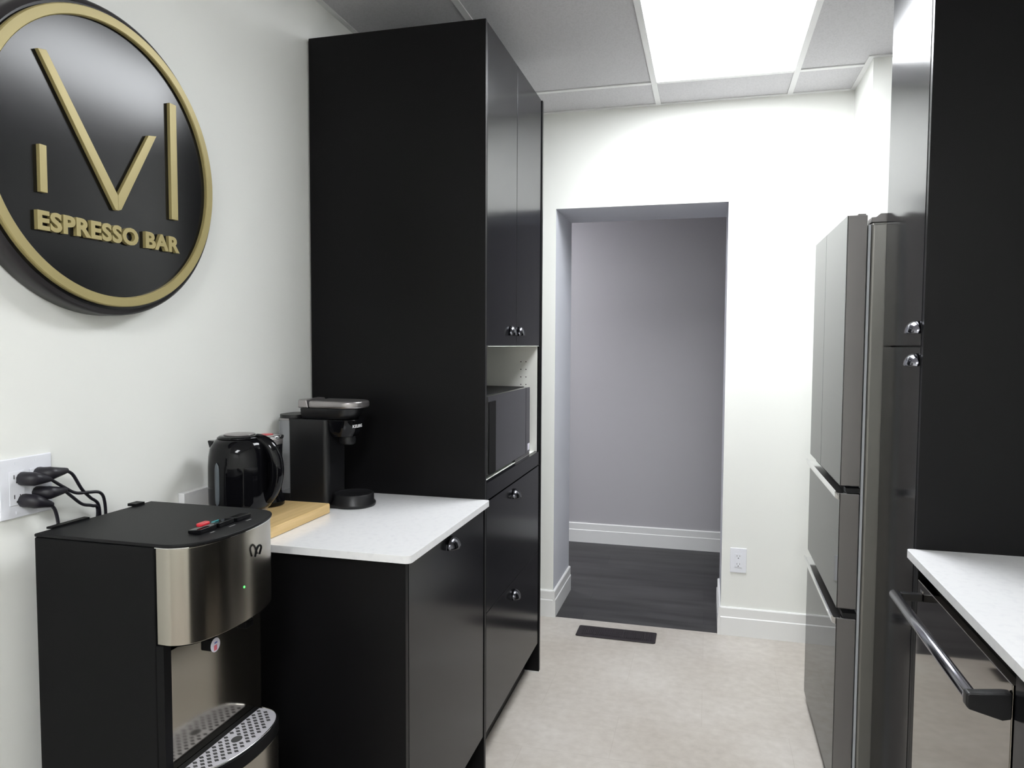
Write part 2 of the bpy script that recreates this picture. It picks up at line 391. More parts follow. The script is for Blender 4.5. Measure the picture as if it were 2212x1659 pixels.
hp = obj('pin_holes', bm, m_hole, t); hp['kind'] = 'stuff'
ysm = 2.622
def front(parent, name, x0, x1, y0, y1, z0, z1, mtl=None):
    return obj(name, B(x0, x1, y0, y1, z0, z1), mtl or m_door, parent, bevel=0.0012)
yA, yB = YT0+0.0195, YT1-0.0195
d = front(t, 'door', XT-0.018, XT, yA, ysm-g, 1.411, ZT-0.003); cup_pull(d, XT, 2.545, 1.459, 1, m_nickel, a=0.023, b=0.033, c=0.019)
d = front(t, 'door', XT-0.018, XT, ysm+g, yB, 1.411, ZT-0.003); cup_pull(d, XT, 2.664, 1.459, 1, m_nickel, a=0.023, b=0.033, c=0.019)
front(t, 'filler_panel', XT-0.018, XT, yA, yB, 0.908, 0.964)
d = front(t, 'drawer', XT-0.018, XT, yA, yB, 0.537, 0.903); cup_pull(d, XT, 2.600, 0.862, 1, m_nickel, a=0.029)
d = front(t, 'drawer', XT-0.018, XT, yA, yB, 0.135, 0.5355); cup_pull(d, XT, 2.600, 0.484, 1, m_nickel, a=0.029)
obj('toe_kick', B(XT-0.075, XT-0.06, YT0+0.018, YT1-0.018, 0, 0.113), m_black, t)

# ================================================================== LEFT BASE CABINET + COUNTER
t = thing('base_cabinet', (-0.99, 1.91, 0), 'low black cabinet under the white counter, behind the water cooler', 'cabinet')
obj('side_panel', B(XL+0.006, XT-0.003, 1.598, 1.616, 0, 0.8965), m_black, t, bevel=0.001)
bm = B(XL+0.006, XT-0.0225, 1.616, YT0-0.001, 0.115, 0.8965); obj('carcass', bm, m_black, t)
d = front(t, 'door', XT-0.0205, XT-0.0025, 1.6175, YT0-0.003, 0.135, 0.890); cup_pull(d, XT-0.0025, 1.915, 0.858, 1, m_nickel)
obj('toe_kick', B(XT-0.08, XT-0.065, 1.616, YT0-0.002, 0, 0.113), m_black, t)
pts = rrect(XL+0.001, XC, YC0, YT0-0.0005, 0.01, rr=(0.012, 0.0005, 0.0005, 0.016))
ct = obj('countertop', prism(bmesh.new(), pts, 'z', 0.8975, ZCT), m_quartz, bevel=0.002, at=(-0.99, 1.9, 0.8975))
tag(ct, 'white quartz countertop slab on the left, holding kettle and coffee maker', 'countertop')
bs = obj('backsplash', B(XL+0.0005, XL+0.019, YC0, YT0-0.001, ZCT+0.0005, 1.030), m_quartz, bevel=0.0015, at=(-1.3, 1.9, ZCT))
tag(bs, 'short white backsplash strip behind the kettle on the left wall', 'backsplash')

# ================================================================== MICROWAVE
t = thing('microwave', (-0.93, 2.66, 0.9646), 'black microwave oven sitting in the open niche of the tall cabinet', 'microwave')
mx = -0.7045; my0, my1 = 2.330, 2.918
bm = B(mx-0.40, mx-0.022, my0, my1, 0.973, 1.243); obj('body', bm, m_plastic, t, bevel=0.004)
bm = B(mx-0.0215, mx, my0, 2.850, 0.975, 1.241); dr = obj('door', bm, m_mw, t, bevel=0.002)
obj('window_band', B(mx+0.0003, mx+0.0025, my0+0.001, 2.412, 0.977, 1.222), m_slot2, dr)
cp = obj('control_panel', B(mx-0.0215, mx, 2.853, my1, 0.975, 1.241), m_mw, t, bevel=0.002)
obj('sticker', B(mx+0.0002, mx+0.0008, 2.880, 2.912, 0.985, 1.012), m_sticker, cp)
obj('trim_strip', B(mx-0.003, mx-0.0002, 2.69, my1-0.004, 0.9652, 0.9745), m_silver, t)
for yy in (my0+0.05, my1-0.06):
    for xx in (mx-0.36, mx-0.05):
        obj('foot', lathe(bmesh.new(), [(0.012, 0), (0.012, 0.0082)], (xx, yy, 0.9646), n=16), m_rubber, t)

# ================================================================== CUTTING BOARD
bm = prism(bmesh.new(), rrect(XL+0.030, -1.068, 1.600, 1.930, 0.008), 'z', ZCT+0.0005, ZCT+0.0285)
o = obj('cutting_board', bm, m_bamboo, bevel=0.003, at=(-1.18, 1.77, ZCT))
tag(o, 'thick pale bamboo cutting board lying on the left white counter', 'cutting board')
ZBD = ZCT+0.029

# ================================================================== KETTLE
kx, ky = -1.190, 1.672; kz = ZBD
t = thing('kettle', (kx, ky, kz), 'glossy black electric kettle with loop handle on the cutting board', 'kettle')
obj('power_base', lathe(bmesh.new(), [(0.070, 0), (0.073, 0.003), (0.073, 0.014), (0.064, 0.020)], (kx, ky, kz+0.0003)), m_plastic, t, smooth=True, bevel=0.001)
obj('base_ring', lathe(bmesh.new(), [(0.062, 0.0205), (0.066, 0.023), (0.070, 0.034), (0.070, 0.0375)], (kx, ky, kz)), m_silver, t, smooth=True)
prof = [(0.070, 0.038), (0.076, 0.0385), (0.0785, 0.043), (0.079, 0.060), (0.0795, 0.10), (0.079, 0.15), (0.0775, 0.175), (0.074, 0.195), (0.067, 0.210), (0.058, 0.219), (0.050, 0.222)]
body = obj('body', lathe(bmesh.new(), prof, (kx, ky, kz), n=64), m_gloss, t, smooth=True)
bm = lathe(bmesh.new(), [(0.056, 0.2205), (0.056, 0.2235), (0.050, 0.2275), (0.030, 0.2295), (0.004, 0.230)], (kx, ky, kz), n=48)
kl = obj('lid', bm, m_gloss, t, smooth=True)
obj('lid_reflection', lathe(bmesh.new(), [(0.040, 0.2300), (0.038, 0.2312), (0.004, 0.2316)], (kx, ky, kz)), m_silver, kl, smooth=True)  # silver disc standing in for the pale ceiling reflection on the gloss lid
# spout, pointing left (-x)
va = math.radians(200)
bm = bmesh.new(); dx, dy = math.cos(va), math.sin(va); px, py = -dy, dx
def kp(r, s, h): return (kx+dx*r+px*s, ky+dy*r+py*s, kz+h)
rings(bm, [[kp(0.060, -0.018, 0.192), kp(0.076, -0.006, 0.194), kp(0.076, 0.006, 0.194), kp(0.060, 0.018, 0.192)],
           [kp(0.058, -0.020, 0.214), kp(0.081, -0.007, 0.2145), kp(0.081, 0.007, 0.2145), kp(0.058, 0.020, 0.214)]])
obj('spout', bm, m_gloss, t, bevel=0.003)
# handle, pointing right / slightly toward the viewer
ha = math.radians(8); hx, hy = math.cos(ha), math.sin(ha)
def hp_(r, h): return (kx+hx*r, ky+hy*r, kz+h)
path = [hp_(0.046, 0.2195), hp_(0.064, 0.214), hp_(0.083, 0.199), hp_(0.097, 0.172), hp_(0.102, 0.140), hp_(0.099, 0.108), hp_(0.090, 0.080), hp_(0.074, 0.056)]
bm = tube(bmesh.new(), path, lambda s: 0.0135+0.0045*math.sin(PI*s), 18)
obj('handle', bm, m_gloss, t, smooth=True)
# water gauge facing the viewer at left
ga = math.radians(-99)
bm = bmesh.new(); rr = 0.0803; rs = []
for k in range(15):
    h = 0.053+0.112*k/14; wdt = 0.0078*math.sqrt(max(0.02, 1-abs(2*k/14-1)**6))
    rs.append([(kx+rr*math.cos(ga+s*wdt/rr), ky+rr*math.sin(ga+s*wdt/rr), kz+h) for s in (-1, -.3, .3, 1)])
rings(bm, rs, cap=False, closed=False)
obj('water_gauge', bm, m_window, t, smooth=True, solid=0.0008)

# ================================================================== CANISTER BEHIND KETTLE
fx, fy = -1.232, 1.862
t = thing('canister', (fx, fy, ZBD), 'slim dark canister with silver lid and red mark, behind the kettle handle', 'canister')
obj('base', lathe(bmesh.new(), [(0.044, 0.0003), (0.046, 0.004), (0.045, 0.018), (0.040, 0.028), (0.038, 0.040)], (fx, fy, ZBD)), m_gloss, t, smooth=True)
obj('body', lathe(bmesh.new(), [(0.037, 0.0405), (0.038, 0.06), (0.041, 0.17), (0.041, 0.178)], (fx, fy, ZBD)), m_gloss, t, smooth=True)
obj('collar', lathe(bmesh.new(), [(0.0415, 0.1785), (0.043, 0.181), (0.043, 0.192), (0.041, 0.194)], (fx, fy, ZBD)), m_silver, t, smooth=True)
ld = obj('lid', lathe(bmesh.new(), [(0.044, 0.1945), (0.045, 0.197), (0.045, 0.202), (0.040, 0.205), (0.005, 0.206)], (fx, fy, ZBD)), m_bchrome, t, smooth=True)
obj('red_mark', lathe(bmesh.new(), [(0.018, 0.2062), (0.017, 0.2075)], (fx+0.002, fy-0.006, ZBD), n=24), m_red, ld)

# ================================================================== COFFEE MAKER
ky0, ky1 = 1.985, 2.105; kc = (ky0+ky1)/2; z0 = ZCT
t = thing('coffee_maker', (-1.15, kc, z0), 'slim black single-serve coffee maker with silver top lever, right of the kettle', 'coffee maker')
X0, X1, X2 = -1.238, -1.108, -0.985    # tower back, tower front, head front
def capsule(x0, x1, y0, y1, r, n=10):     # rounded toward +x
    return rrect(x0, x1, y0, y1, 0.004, n=n, rr=(r, 0.004, 0.004, r))
obj('tower', prism(bmesh.new(), capsule(X0, X1, ky0, ky1, 0.018), 'z', z0+0.010, z0+0.268), m_keu, t, bevel=0.003)
bm = bmesh.new()
obj('foot_plate', prism(bmesh.new(), capsule(-1.286, -1.06, ky0-0.002, ky1+0.002, 0.02), 'z', z0+0.0004, z0+0.0096), m_keu, t, bevel=0.002)
# head, tapering downward
def hring(z, x1, ins): return [(x, y, z) for x, y in capsule(-1.200, x1, ky0+ins, ky1-ins, 0.048-ins)]
bm = rings(bmesh.new(), [hring(z0+0.2685, -1.044, 0.012), hring(z0+0.285, -1.030, 0.002), hring(z0+0.302, -1.022, 0.0)])
obj('head_collar', bm, m_keu, t, bevel=0.002)
def nring(z, x1, x0, ins): return [(x, y, z) for x, y in rrect(x0, x1, ky0+ins, ky1-ins, 0.01, n=10, rr=(0.045-ins*.5, 0.006, 0.006, 0.045-ins*.5))]
bm = rings(bmesh.new(), [nring(z0+0.215, -1.044, X1+0.006, 0.012), nring(z0+0.235, -1.030, X1+0.003, 0.004), nring(z0+0.268, -1.024, X1+0.001, 0.001)])
obj('brew_head', bm, m_gloss, t, bevel=0.002)
obj('nozzle', lathe(bmesh.new(), [(0.018, 0.188), (0.024, 0.192), (0.026, 0.203), (0.024, 0.2145)], (-1.072, kc, z0), n=32), m_keu, t, smooth=True, bevel=0.001)
# silver top: rear hinge block and lever
obj('hinge_block', prism(bmesh.new(), [(-1.208, z0+0.3025), (-1.173, z0+0.3025), (-1.180, z0+0.3275), (-1.208, z0+0.3275)], 'y', ky0+0.002, ky1-0.002), m_silver, t, bevel=0.003)
obj('lever', prism(bmesh.new(), rrect(-1.171, -1.008, ky0-0.003, ky1+0.003, 0.01, n=10, rr=(0.055, 0.008, 0.008, 0.055)), 'z', z0+0.3025, z0+0.3245), m_silver, t, bevel=0.007, seg=4)
# drip tray: round, stepped
dc = (-1.052, kc, z0); kr = 0.061
obj('drip_tray', lathe(bmesh.new(), [(kr+0.004, 0.0004), (kr+0.006, 0.005), (kr+0.006, 0.011), (kr, 0.017), (kr, 0.038), (kr-0.003, 0.040), (kr-0.006, 0.038), (kr-0.008, 0.036)], dc, n=64), m_keu, t, smooth=True)
# water reservoir
r = 0.026
tank = obj('reservoir', prism(bmesh.new(), rrect(-1.287, X0-0.002, ky0+0.004, ky1-0.004, 0.024, n=8, rr=(0.004, 0.024, 0.024, 0.004)), 'z', z0+0.0365, z0+0.262), m_clear, t, bevel=0.002)
obj('tank_foot', prism(bmesh.new(), rrect(-1.287, X0-0.002, ky0+0.004, ky1-0.004, 0.024, n=8, rr=(0.004, 0.024, 0.024, 0.004)), 'z', z0+0.010, z0+0.036), m_keu, t, bevel=0.002)
obj('tank_lid', prism(bmesh.new(), rrect(-1.2875, -1.2085, ky0+0.001, ky1-0.001, 0.04, n=10), 'z', z0+0.2685, z0+0.279), m_keu, t, bevel=0.002)
obj('tank_lid_rim', prism(bmesh.new(), rrect(-1.2865, -1.240, ky0+0.003, ky1-0.003, 0.025, n=8, rr=(0.003, 0.025, 0.025, 0.003)), 'z', z0+0.2622, z0+0.268), m_silver, t)
bm = tube(bmesh.new(), [(-1.262, ky0+0.055, z0+0.037), (-1.262, ky0+0.055, z0+0.12), (-1.262, ky0+0.055, z0+0.21)], 0.006, 10)
obj('tank_tube', bm, m_silver, t, smooth=True)
# lettering bent round the head front
bm = text_mesh('KEURIG', 0.0095, 0.0006, 0.02)
W_ = max(v.co.x for v in bm.verts); rad = 0.045
ccx, ccy = -1.0255-rad, ky0+0.001+rad
for v in bm.verts:
    s = v.co.x; zz = v.co.y; dd = v.co.z
    a = -math.radians(36)+(s)/rad      # along the near rounded corner, then straight along y
    if a < 0:
        v.co = Vector((ccx+(rad+0.0004+dd)*math.cos(a), ccy+(rad+0.0004+dd)*math.sin(a), z0+0.244+zz))
    else:
        v.co = Vector((ccx+rad+0.0004+dd, ccy+a*rad, z0+0.244+zz))
obj('lettering', bm, m_white_txt, t)

# ================================================================== WATER COOLER
ZW = 1.050
t = thing('water_cooler', (-1.07, 1.25, 0), 'black and stainless floor-standing water cooler in front of the left counter', 'water cooler')
wx0, wy0, wy1 = -1.238, 1.100, 1.405
arc = [(-0.966, 1.1005), (-0.938, 1.1015), (-0.912, 1.115), (-0.894, 1.140), (-0.882, 1.180), (-0.877, 1.225), (-0.877, 1.270), (-0.882, 1.315), (-0.891, 1.350), (-0.905, 1.380), (-0.928, 1.398), (-0.966, 1.4045)]
def smooth_poly(P, k=4):
    P = [Vector((*p, 0)) for p in P]; Q = []
    for i in range(len(P)-1):
        p0, p1, p2, p3 = P[max(i-1, 0)], P[i], P[i+1], P[min(i+2, len(P)-1)]
        for j in range(k):
            s = j/k; q = 0.5*((2*p1)+(-p0+p2)*s+(2*p0-5*p1+4*p2-p3)*s*s+(-p0+3*p1-3*p2+p3)*s**3); Q.append((q.x, q.y))
    Q.append((P[-1].x, P[-1].y)); return Q
ARC = smooth_poly(arc)
def shrink(P, e, xc=-0.966):
    return [(xc+(x-xc)*(1-e/0.09), 1.2525+(y-1.2525)*(1-e/0.1525)) for x, y in P]
obj('cabinet', B(wx0, -0.9665, wy0, wy1, 0.012, ZW-0.007), m_plastic, t, bevel=0.003)
top = [(wx0, wy1), (wx0, wy0)] + [(x, y) for x, y in ARC]
obj('top_cover', prism(bmesh.new(), [(x, y) for x, y in top], 'z', ZW-0.0065, ZW), m_plastic_top, t, bevel=0.002)
obj('rear_clip', B(wx0-0.010, wx0+0.012, 1.345, 1.372, ZW+0.0002, ZW+0.006), m_plastic, t)
obj('rear_clip', B(wx0-0.008, wx0+0.006, 1.135, 1.225, ZW+0.0002, ZW+0.004), m_plastic, t)
# front metal apron (follows the curve, taller at the near side)
bm = prism(bmesh.new(), shrink(ARC, 0.003), 'z', 0.862, ZW-0.008); bev = obj('front_panel', bm, m_steel, t, smooth=False, bevel=0.0015)
rim = [(x, y) for x, y in shrink(ARC, 0.001)]
obj('chrome_line', prism(bmesh.new(), rim, 'z', ZW-0.0079, ZW-0.0066), m_bchrome, t)
obj('spout_block', prism(bmesh.new(), shrink(ARC, 0.030), 'z', 0.850, 0.861), m_plastic, t)
# hook ring, led
bm = tube(bmesh.new(), [(-0.8765, 1.276, 0.985), (-0.873, 1.276, 1.000), (-0.873, 1.285, 1.006), (-0.8745, 1.294, 1.000), (-0.8795, 1.295, 0.985)], 0.0022, 8)
obj('ring', bm, m_plastic, bev, smooth=True)
obj('indicator_light', lathe(bmesh.new(), [(0.0024, 0), (0.0022, 0.0016), (0.001, 0.0024)], (-0.8805, 1.243, 0.933), axis='x', n=14), m_green, bev)
# lower column, mirror panel, tray
obj('lower_trim', B(-0.966, -0.950, wy0+0.001, wy0+0.020, 0.02, 0.8615), m_plastic, t)
obj('splash_panel', B(-0.966, -0.954, wy0+0.021, wy1-0.001, 0.60, 0.844), m_steel_mirror, t)
stick = obj('round_sticker', lathe(bmesh.new(), [(0.0135, 0), (0.0135, 0.0006)], (-0.905, 1.186, 0.836), axis='x', n=32), m_sticker, t)
obj('red_print', B(-0.9043, -0.9040, 1.181, 1.190, 0.826, 0.836), m_sred, stick)
obj('blue_print', B(-0.9043, -0.9040, 1.183, 1.191, 0.839, 0.842), m_sblue, stick)
obj('tap', B(-0.93, -0.9055, 1.175, 1.197, 0.826, 0.8495), m_plastic, t, bevel=0.003)
obj('tap', B(-0.93, -0.9055, 1.285, 1.311, 0.828, 0.8445), m_plastic, t, bevel=0.003)
ZTR = 0.618
TR = smooth_poly([(-0.953, 1.112), (-0.915, 1.120), (-0.880, 1.150), (-0.863, 1.20), (-0.858, 1.25), (-0.860, 1.30), (-0.868, 1.335), (-0.885, 1.362), (-0.912, 1.376), (-0.953, 1.380)])
lower = obj('lower_front', prism(bmesh.new(), [(-0.9655, 1.1225)] + shrink(TR, 0.001) + [(-0.9655, 1.379)], 'z', 0.02, ZTR-0.030), m_steel, t, bevel=0.001)
tray = obj('drip_tray', prism(bmesh.new(), [(-0.9535, 1.116)] + TR + [(-0.9535, 1.377)], 'z', ZTR-0.0285, ZTR-0.004), m_plastic, t, bevel=0.001)
# grille: outline with punched holes
def inset(P, d):
    c = (-0.915, 1.246); return [(c[0]+(x-c[0])*(1-d/0.055), c[1]+(y-c[1])*(1-d/0.13)) for x, y in P]
gr = prism(bmesh.new(), inset([(-0.938, 1.122)] + TR[3:-3] + [(-0.938, 1.374)], 0.004), 'z', ZTR-0.0038, ZTR-0.0008)
gobj = obj('grille', gr, m_grille, tray, bevel=0.0006)
hb = bmesh.new()
inside = inset(TR, 0.015)
def inpoly(x, y, P):
    c = False; n = len(P); j = n-1
    for i in range(n):
        if (P[i][1] > y) != (P[j][1] > y) and x < (P[j][0]-P[i][0])*(y-P[i][1])/(P[j][1]-P[i][1])+P[i][0]: c = not c
        j = i
    return c
for i in range(12):
    for j in range(28):
        x = -0.938+i*0.0085; y = 1.125+j*0.0093
        if (i+j) % 2: continue
        if math.hypot(x+0.905, (y-1.247)) < 0.019: continue
        if x < -0.932 or not inpoly(x, y, inside): continue
        a, b = 0.0056, 0.0046
        prism(hb, [(x-a, y), (x, y-b), (x+a, y), (x, y+b)], 'z', ZTR-0.0007, ZTR-0.0003)
lathe(hb, [(0.013, 0), (0.013, 0.0004)], (-0.905, 1.247, ZTR-0.0007), n=32, sx=0.75)
ho = obj('grille_holes', hb, m_slot, gobj); ho['kind'] = 'stuff'
obj('grille_rim', tube(bmesh.new(), [(x, y, ZTR-0.001) for x, y in inset(TR, 0.004)[1:-1:3]], 0.0016, 6), m_bchrome, gobj, smooth=True)
# buttons
def button(y0, y1, x0, x1, topm, extra=None):
    bt = obj('button', prism(bmesh.new(), [(x0, ZW+0.0003), (x1, ZW+0.0003), (x1, ZW+0.010), (x0, ZW+0.007)], 'y', y0, y1), m_gloss, t, bevel=0.0015)
    return bt
b1 = button(1.178, 1.228, -0.956, -0.928, m_plastic)
obj('safety_catch', prism(bmesh.new(), rrect(-0.951, -0.937, 1.192, 1.222, 0.006), 'z', ZW+0.0101, ZW+0.0165), m_red, b1, bevel=0.002)
b2 = button(1.233, 1.279, -0.952, -0.926, m_plastic)
obj('mark', B(-0.949, -0.946, 1.238, 1.258, ZW+0.0085, ZW+0.0100), m_teal, b2)
b3 = button(1.284, 1.330, -0.948, -0.922, m_plastic)
for yy, xx in ((1.203, -0.917), (1.256, -0.912), (1.307, -0.910)):
    o = text_mesh({1.203: 'HOT', 1.256: 'ROOM', 1.307: 'COLD'}[yy], 0.0042, 0.0002, 0.01)
    w_ = max(v.co.x for v in o.verts)
    for v in o.verts: v.co = Vector((xx-v.co.y, yy-w_/2+v.co.x, ZW+0.0002+v.co.z))
    obj('legend', o, m_legend, t)

# ================================================================== WALL SIGN
sy_, sz_ = 1.336, 1.803; SY, SZ = 1.022, 0.985
t = thing('wall_sign', (XL, sy_, sz_), 'large round black sign with gold letter M and ESPRESSO BAR lettering on the left wall', 'sign')
R1 = 0.334
prof = [(R1-0.008, 0.001), (R1, 0.004), (R1, 0.038), (R1-0.002, 0.044), (R1-0.007, 0.048), (R1-0.013, 0.050)]
bm = lathe(bmesh.new(), prof, (XL, sy_, sz_), axis='x', n=128, sx=SY, sy=SZ)
bmesh.ops.delete(bm, geom=[f for f in bm.faces if len(f.verts) > 4 and f.calc_center_median().x > XL+0.03], context='FACES')
obj('rim', bm, m_rim, t, smooth=True)
bm = lathe(bmesh.new(), [(R1-0.0135, 0.040), (R1-0.0135, 0.0500)], (XL, sy_, sz_), axis='x', n=128, sx=SY, sy=SZ)
face = obj('face', bm, m_disc, t)
obj('gold_ring', annulus(bmesh.new(), (sy_, sz_), 0.3146, 0.293, XL+0.0503, XL+0.060, 128, SY, SZ), m_gold, t)
xa, xb = XL+0.0503, XL+0.0590
def stroke(pts): return obj('letter_stroke', prism(bmesh.new(), pts, 'x', xa, xb), m_gold, t, bevel=0.0006)
stroke([(1.147, 1.705), (1.163, 1.705), (1.163, 1.796), (1.147, 1.796)])
stroke([(1.150, 1.9765), (1.169, 1.980), (1.3400, 1.735), (1.3400, 1.702), (1.333, 1.7025)])
stroke([(1.3404, 1.735), (1.435, 1.889), (1.460, 1.894), (1.349, 1.7055), (1.3404, 1.702)])
stroke([(1.5055, 1.711), (1.5275, 1.711), (1.5275, 1.985), (1.5055, 1.985)])
bm = text_mesh('ESPRESSO BAR', 0.0385, 0.0087, 0.042)
W_ = max(v.co.x for v in bm.verts)
for v in bm.verts: v.co = Vector((xa+v.co.z, 1.1385+v.co.x*0.392/W_, 1.6315+v.co.y))
for isl in islands(bm):
    obj('letter', part_bm(isl), m_gold, t)
bm.free()

# ================================================================== LEFT OUTLET + CORDS
def outlet(x_or_y, face_axis, c, wdt, hgt, gangs, label, d):
    """plate on a wall; face_axis 'x' -> wall plane x, else plane y"""
    def bx(u0, u1, z0_, z1_, t0, t1):
        if face_axis == 'x': return B(min(x_or_y+d*t0, x_or_y+d*t1), max(x_or_y+d*t0, x_or_y+d*t1), u0, u1, z0_, z1_)
        return B(u0, u1, min(x_or_y+d*t0, x_or_y+d*t1), max(x_or_y+d*t0, x_or_y+d*t1), z0_, z1_)
    loc = (x_or_y, c[0], c[1]) if face_axis == 'x' else (c[0], x_or_y, c[1])
    t = thing('wall_outlet', loc, label, 'outlet')
    obj('cover_plate', bx(c[0]-wdt/2, c[0]+wdt/2, c[1]-hgt/2, c[1]+hgt/2, 0.0003, 0.0055), m_white_pl, t, bevel=0.002)
    for gq in range(gangs):
        u = c[0]+(gq-(gangs-1)/2)*0.046
        s = obj('receptacle', bx(u-0.0165, u+0.0165, c[1]-0.0335, c[1]+0.0335, 0.0057, 0.0075), m_white_pl, t, bevel=0.001)
        for k in (-1, 1):
            zc = c[1]+k*0.0195
            sb = bmesh.new()
            for (du, dz, hw, hh) in ((-0.0062, 0.003, 0.0009, 0.004), (0.0062, 0.003, 0.0009, 0.0034), (0, -0.0075, 0.0022, 0.0022)):
                b_ = bx(u+du-hw, u+du+hw, zc+dz-hh, zc+dz+hh, 0.0076, 0.0079)
                me = bpy.data.meshes.new('q'); b_.to_mesh(me); b_.free(); sb.from_mesh(me); bpy.data.meshes.remove(me)
            obj('slots', sb, m_slot, s)
        for k in (-1, 1):
            obj('screw', bx(u-0.0025, u+0.0025, c[1]+k*0.0485-0.0025, c[1]+k*0.0485+0.0025, 0.0057, 0.0066), m_white_pl, t)
    return t
outlet(XL, 'x', (1.145, 1.130), 0.116, 0.118, 2, 'white double wall outlet plate with four black plugs in it, left wall', 1)
outlet(YE, 'y', (0.158, 0.372), 0.076, 0.121, 1, 'white duplex wall outlet right of the doorway, nothing plugged in', -1)

def plug_cord(name, label, y, z, dirv, path):
    t = thing(name, (XL+0.0085, y, z), label, 'power cord', 'black cords plugged into the left wall outlet')
    d = Vector(dirv).normalized(); p0 = Vector((XL+0.0086, y, z))
    pts = [p0, p0+Vector((0.012, 0, 0)), p0+Vector((0.022, 0, 0))+d*0.008, p0+Vector((0.024, 0, 0))+d*0.026, p0+Vector((0.024, 0, 0))+d*0.044]
    obj('plug', tube(bmesh.new(), pts, lambda s: 0.0135 if s < 0.5 else 0.0135-0.0165*(s-0.5), 12), m_rubber, t, smooth=True)
    e = pts[-1]-d*0.004
    obj('cord', tube(bmesh.new(), [e]+[Vector(q) for q in path], 0.0034, 8), m_rubber, t, smooth=True)
xw = XL+0.032
plug_cord('power_cord', 'black cord from the upper left plug, lying in a wavy line over the others', 1.133, 1.147, (0, 1, -0.15),
    [(xw, 1.205, 1.118), (xw, 1.235, 1.100), (xw, 1.268, 1.095), (xw, 1.298, 1.088), (xw-0.008, 1.318, 1.062), (xw-0.012, 1.325, 1.000), (xw-0.012, 1.328, 0.93)])
plug_cord('power_cord', 'black cord from the upper right plug, arching down steeply behind the cooler', 1.170, 1.151, (0, 1, 0.0),
    [(xw, 1.228, 1.140), (xw, 1.250, 1.105), (xw-0.004, 1.275, 1.082), (xw-0.012, 1.305, 1.058), (xw-0.016, 1.312, 1.0), (xw-0.016, 1.310, 0.93)])
plug_cord('power_cord', 'black cord from the lower right plug, sagging lowest toward the cooler top', 1.166, 1.113, (0, 1, -0.05),
    [(xw, 1.225, 1.094), (xw, 1.250, 1.073), (xw-0.004, 1.280, 1.063), (xw-0.012, 1.302, 1.050), (xw-0.014, 1.296, 0.99), (xw-0.018, 1.29, 0.93)])
plug_cord('power_cord', 'black cord from the lower left plug, dropping straight down beside the cooler', 1.135, 1.103, (0, 0.8, -0.3),
    [(xw, 1.183, 1.075), (xw, 1.189, 1.050), (xw, 1.190, 1.015), (xw, 1.178, 0.975), (xw, 1.186, 0.93), (xw-0.01, 1.20, 0.85), (xw-0.01, 1.20, 0.6), (xw-0.01, 1.17, 0.3)])

# ================================================================== FLOOR REGISTER
t = thing('floor_vent', (-0.41, 3.525, 0), 'dark slotted metal floor vent in front of the doorway', 'floor vent')
bm = prism(bmesh.new(), rrect(-0.602, -0.219, 3.461, 3.592, 0.01), 'z', 0.0003, 0.006)
obj('flange', bm, m_vent, t, bevel=0.0025)
for k in range(36):
    x = -0.5735+k*0.0094
    obj('slat', B(x, x+0.0035, 3.487, 3.566, 0.0063, 0.0078), m_vent, t)

# ================================================================== RIGHT TALL CABINET
t = thing('tall_cabinet', (0.81, 2.18, 0), 'tall narrow black cabinet between the refrigerator and right counter', 'cabinet')
obj('side_panel', B(XP+0.0012, XR-0.002, YP, YP+0.018, 0, ZT+0.02), m_black, t, bevel=0.0004)
obj('carcass', B(XP+0.0215, XR-0.002, YP+0.0185, YF0-0.004, 0.115, ZT+0.018), m_black, t)
d = front(t, 'door', XP, XP+0.019, YP+0.0184, YF0-0.005, 1.416, ZT+0.018); cup_pull(d, XP, 2.034, 1.459, -1, m_pull, a=0.036)
d = front(t, 'door', XP, XP+0.019, YP+0.0184, YF0-0.005, 0.118, 1.412); cup_pull(d, XP, 2.034, 1.378, -1, m_pull, a=0.036)
obj('toe_kick', B(XP+0.07, XP+0.085, YP+0.019, YF0-0.005, 0, 0.113), m_black, t)

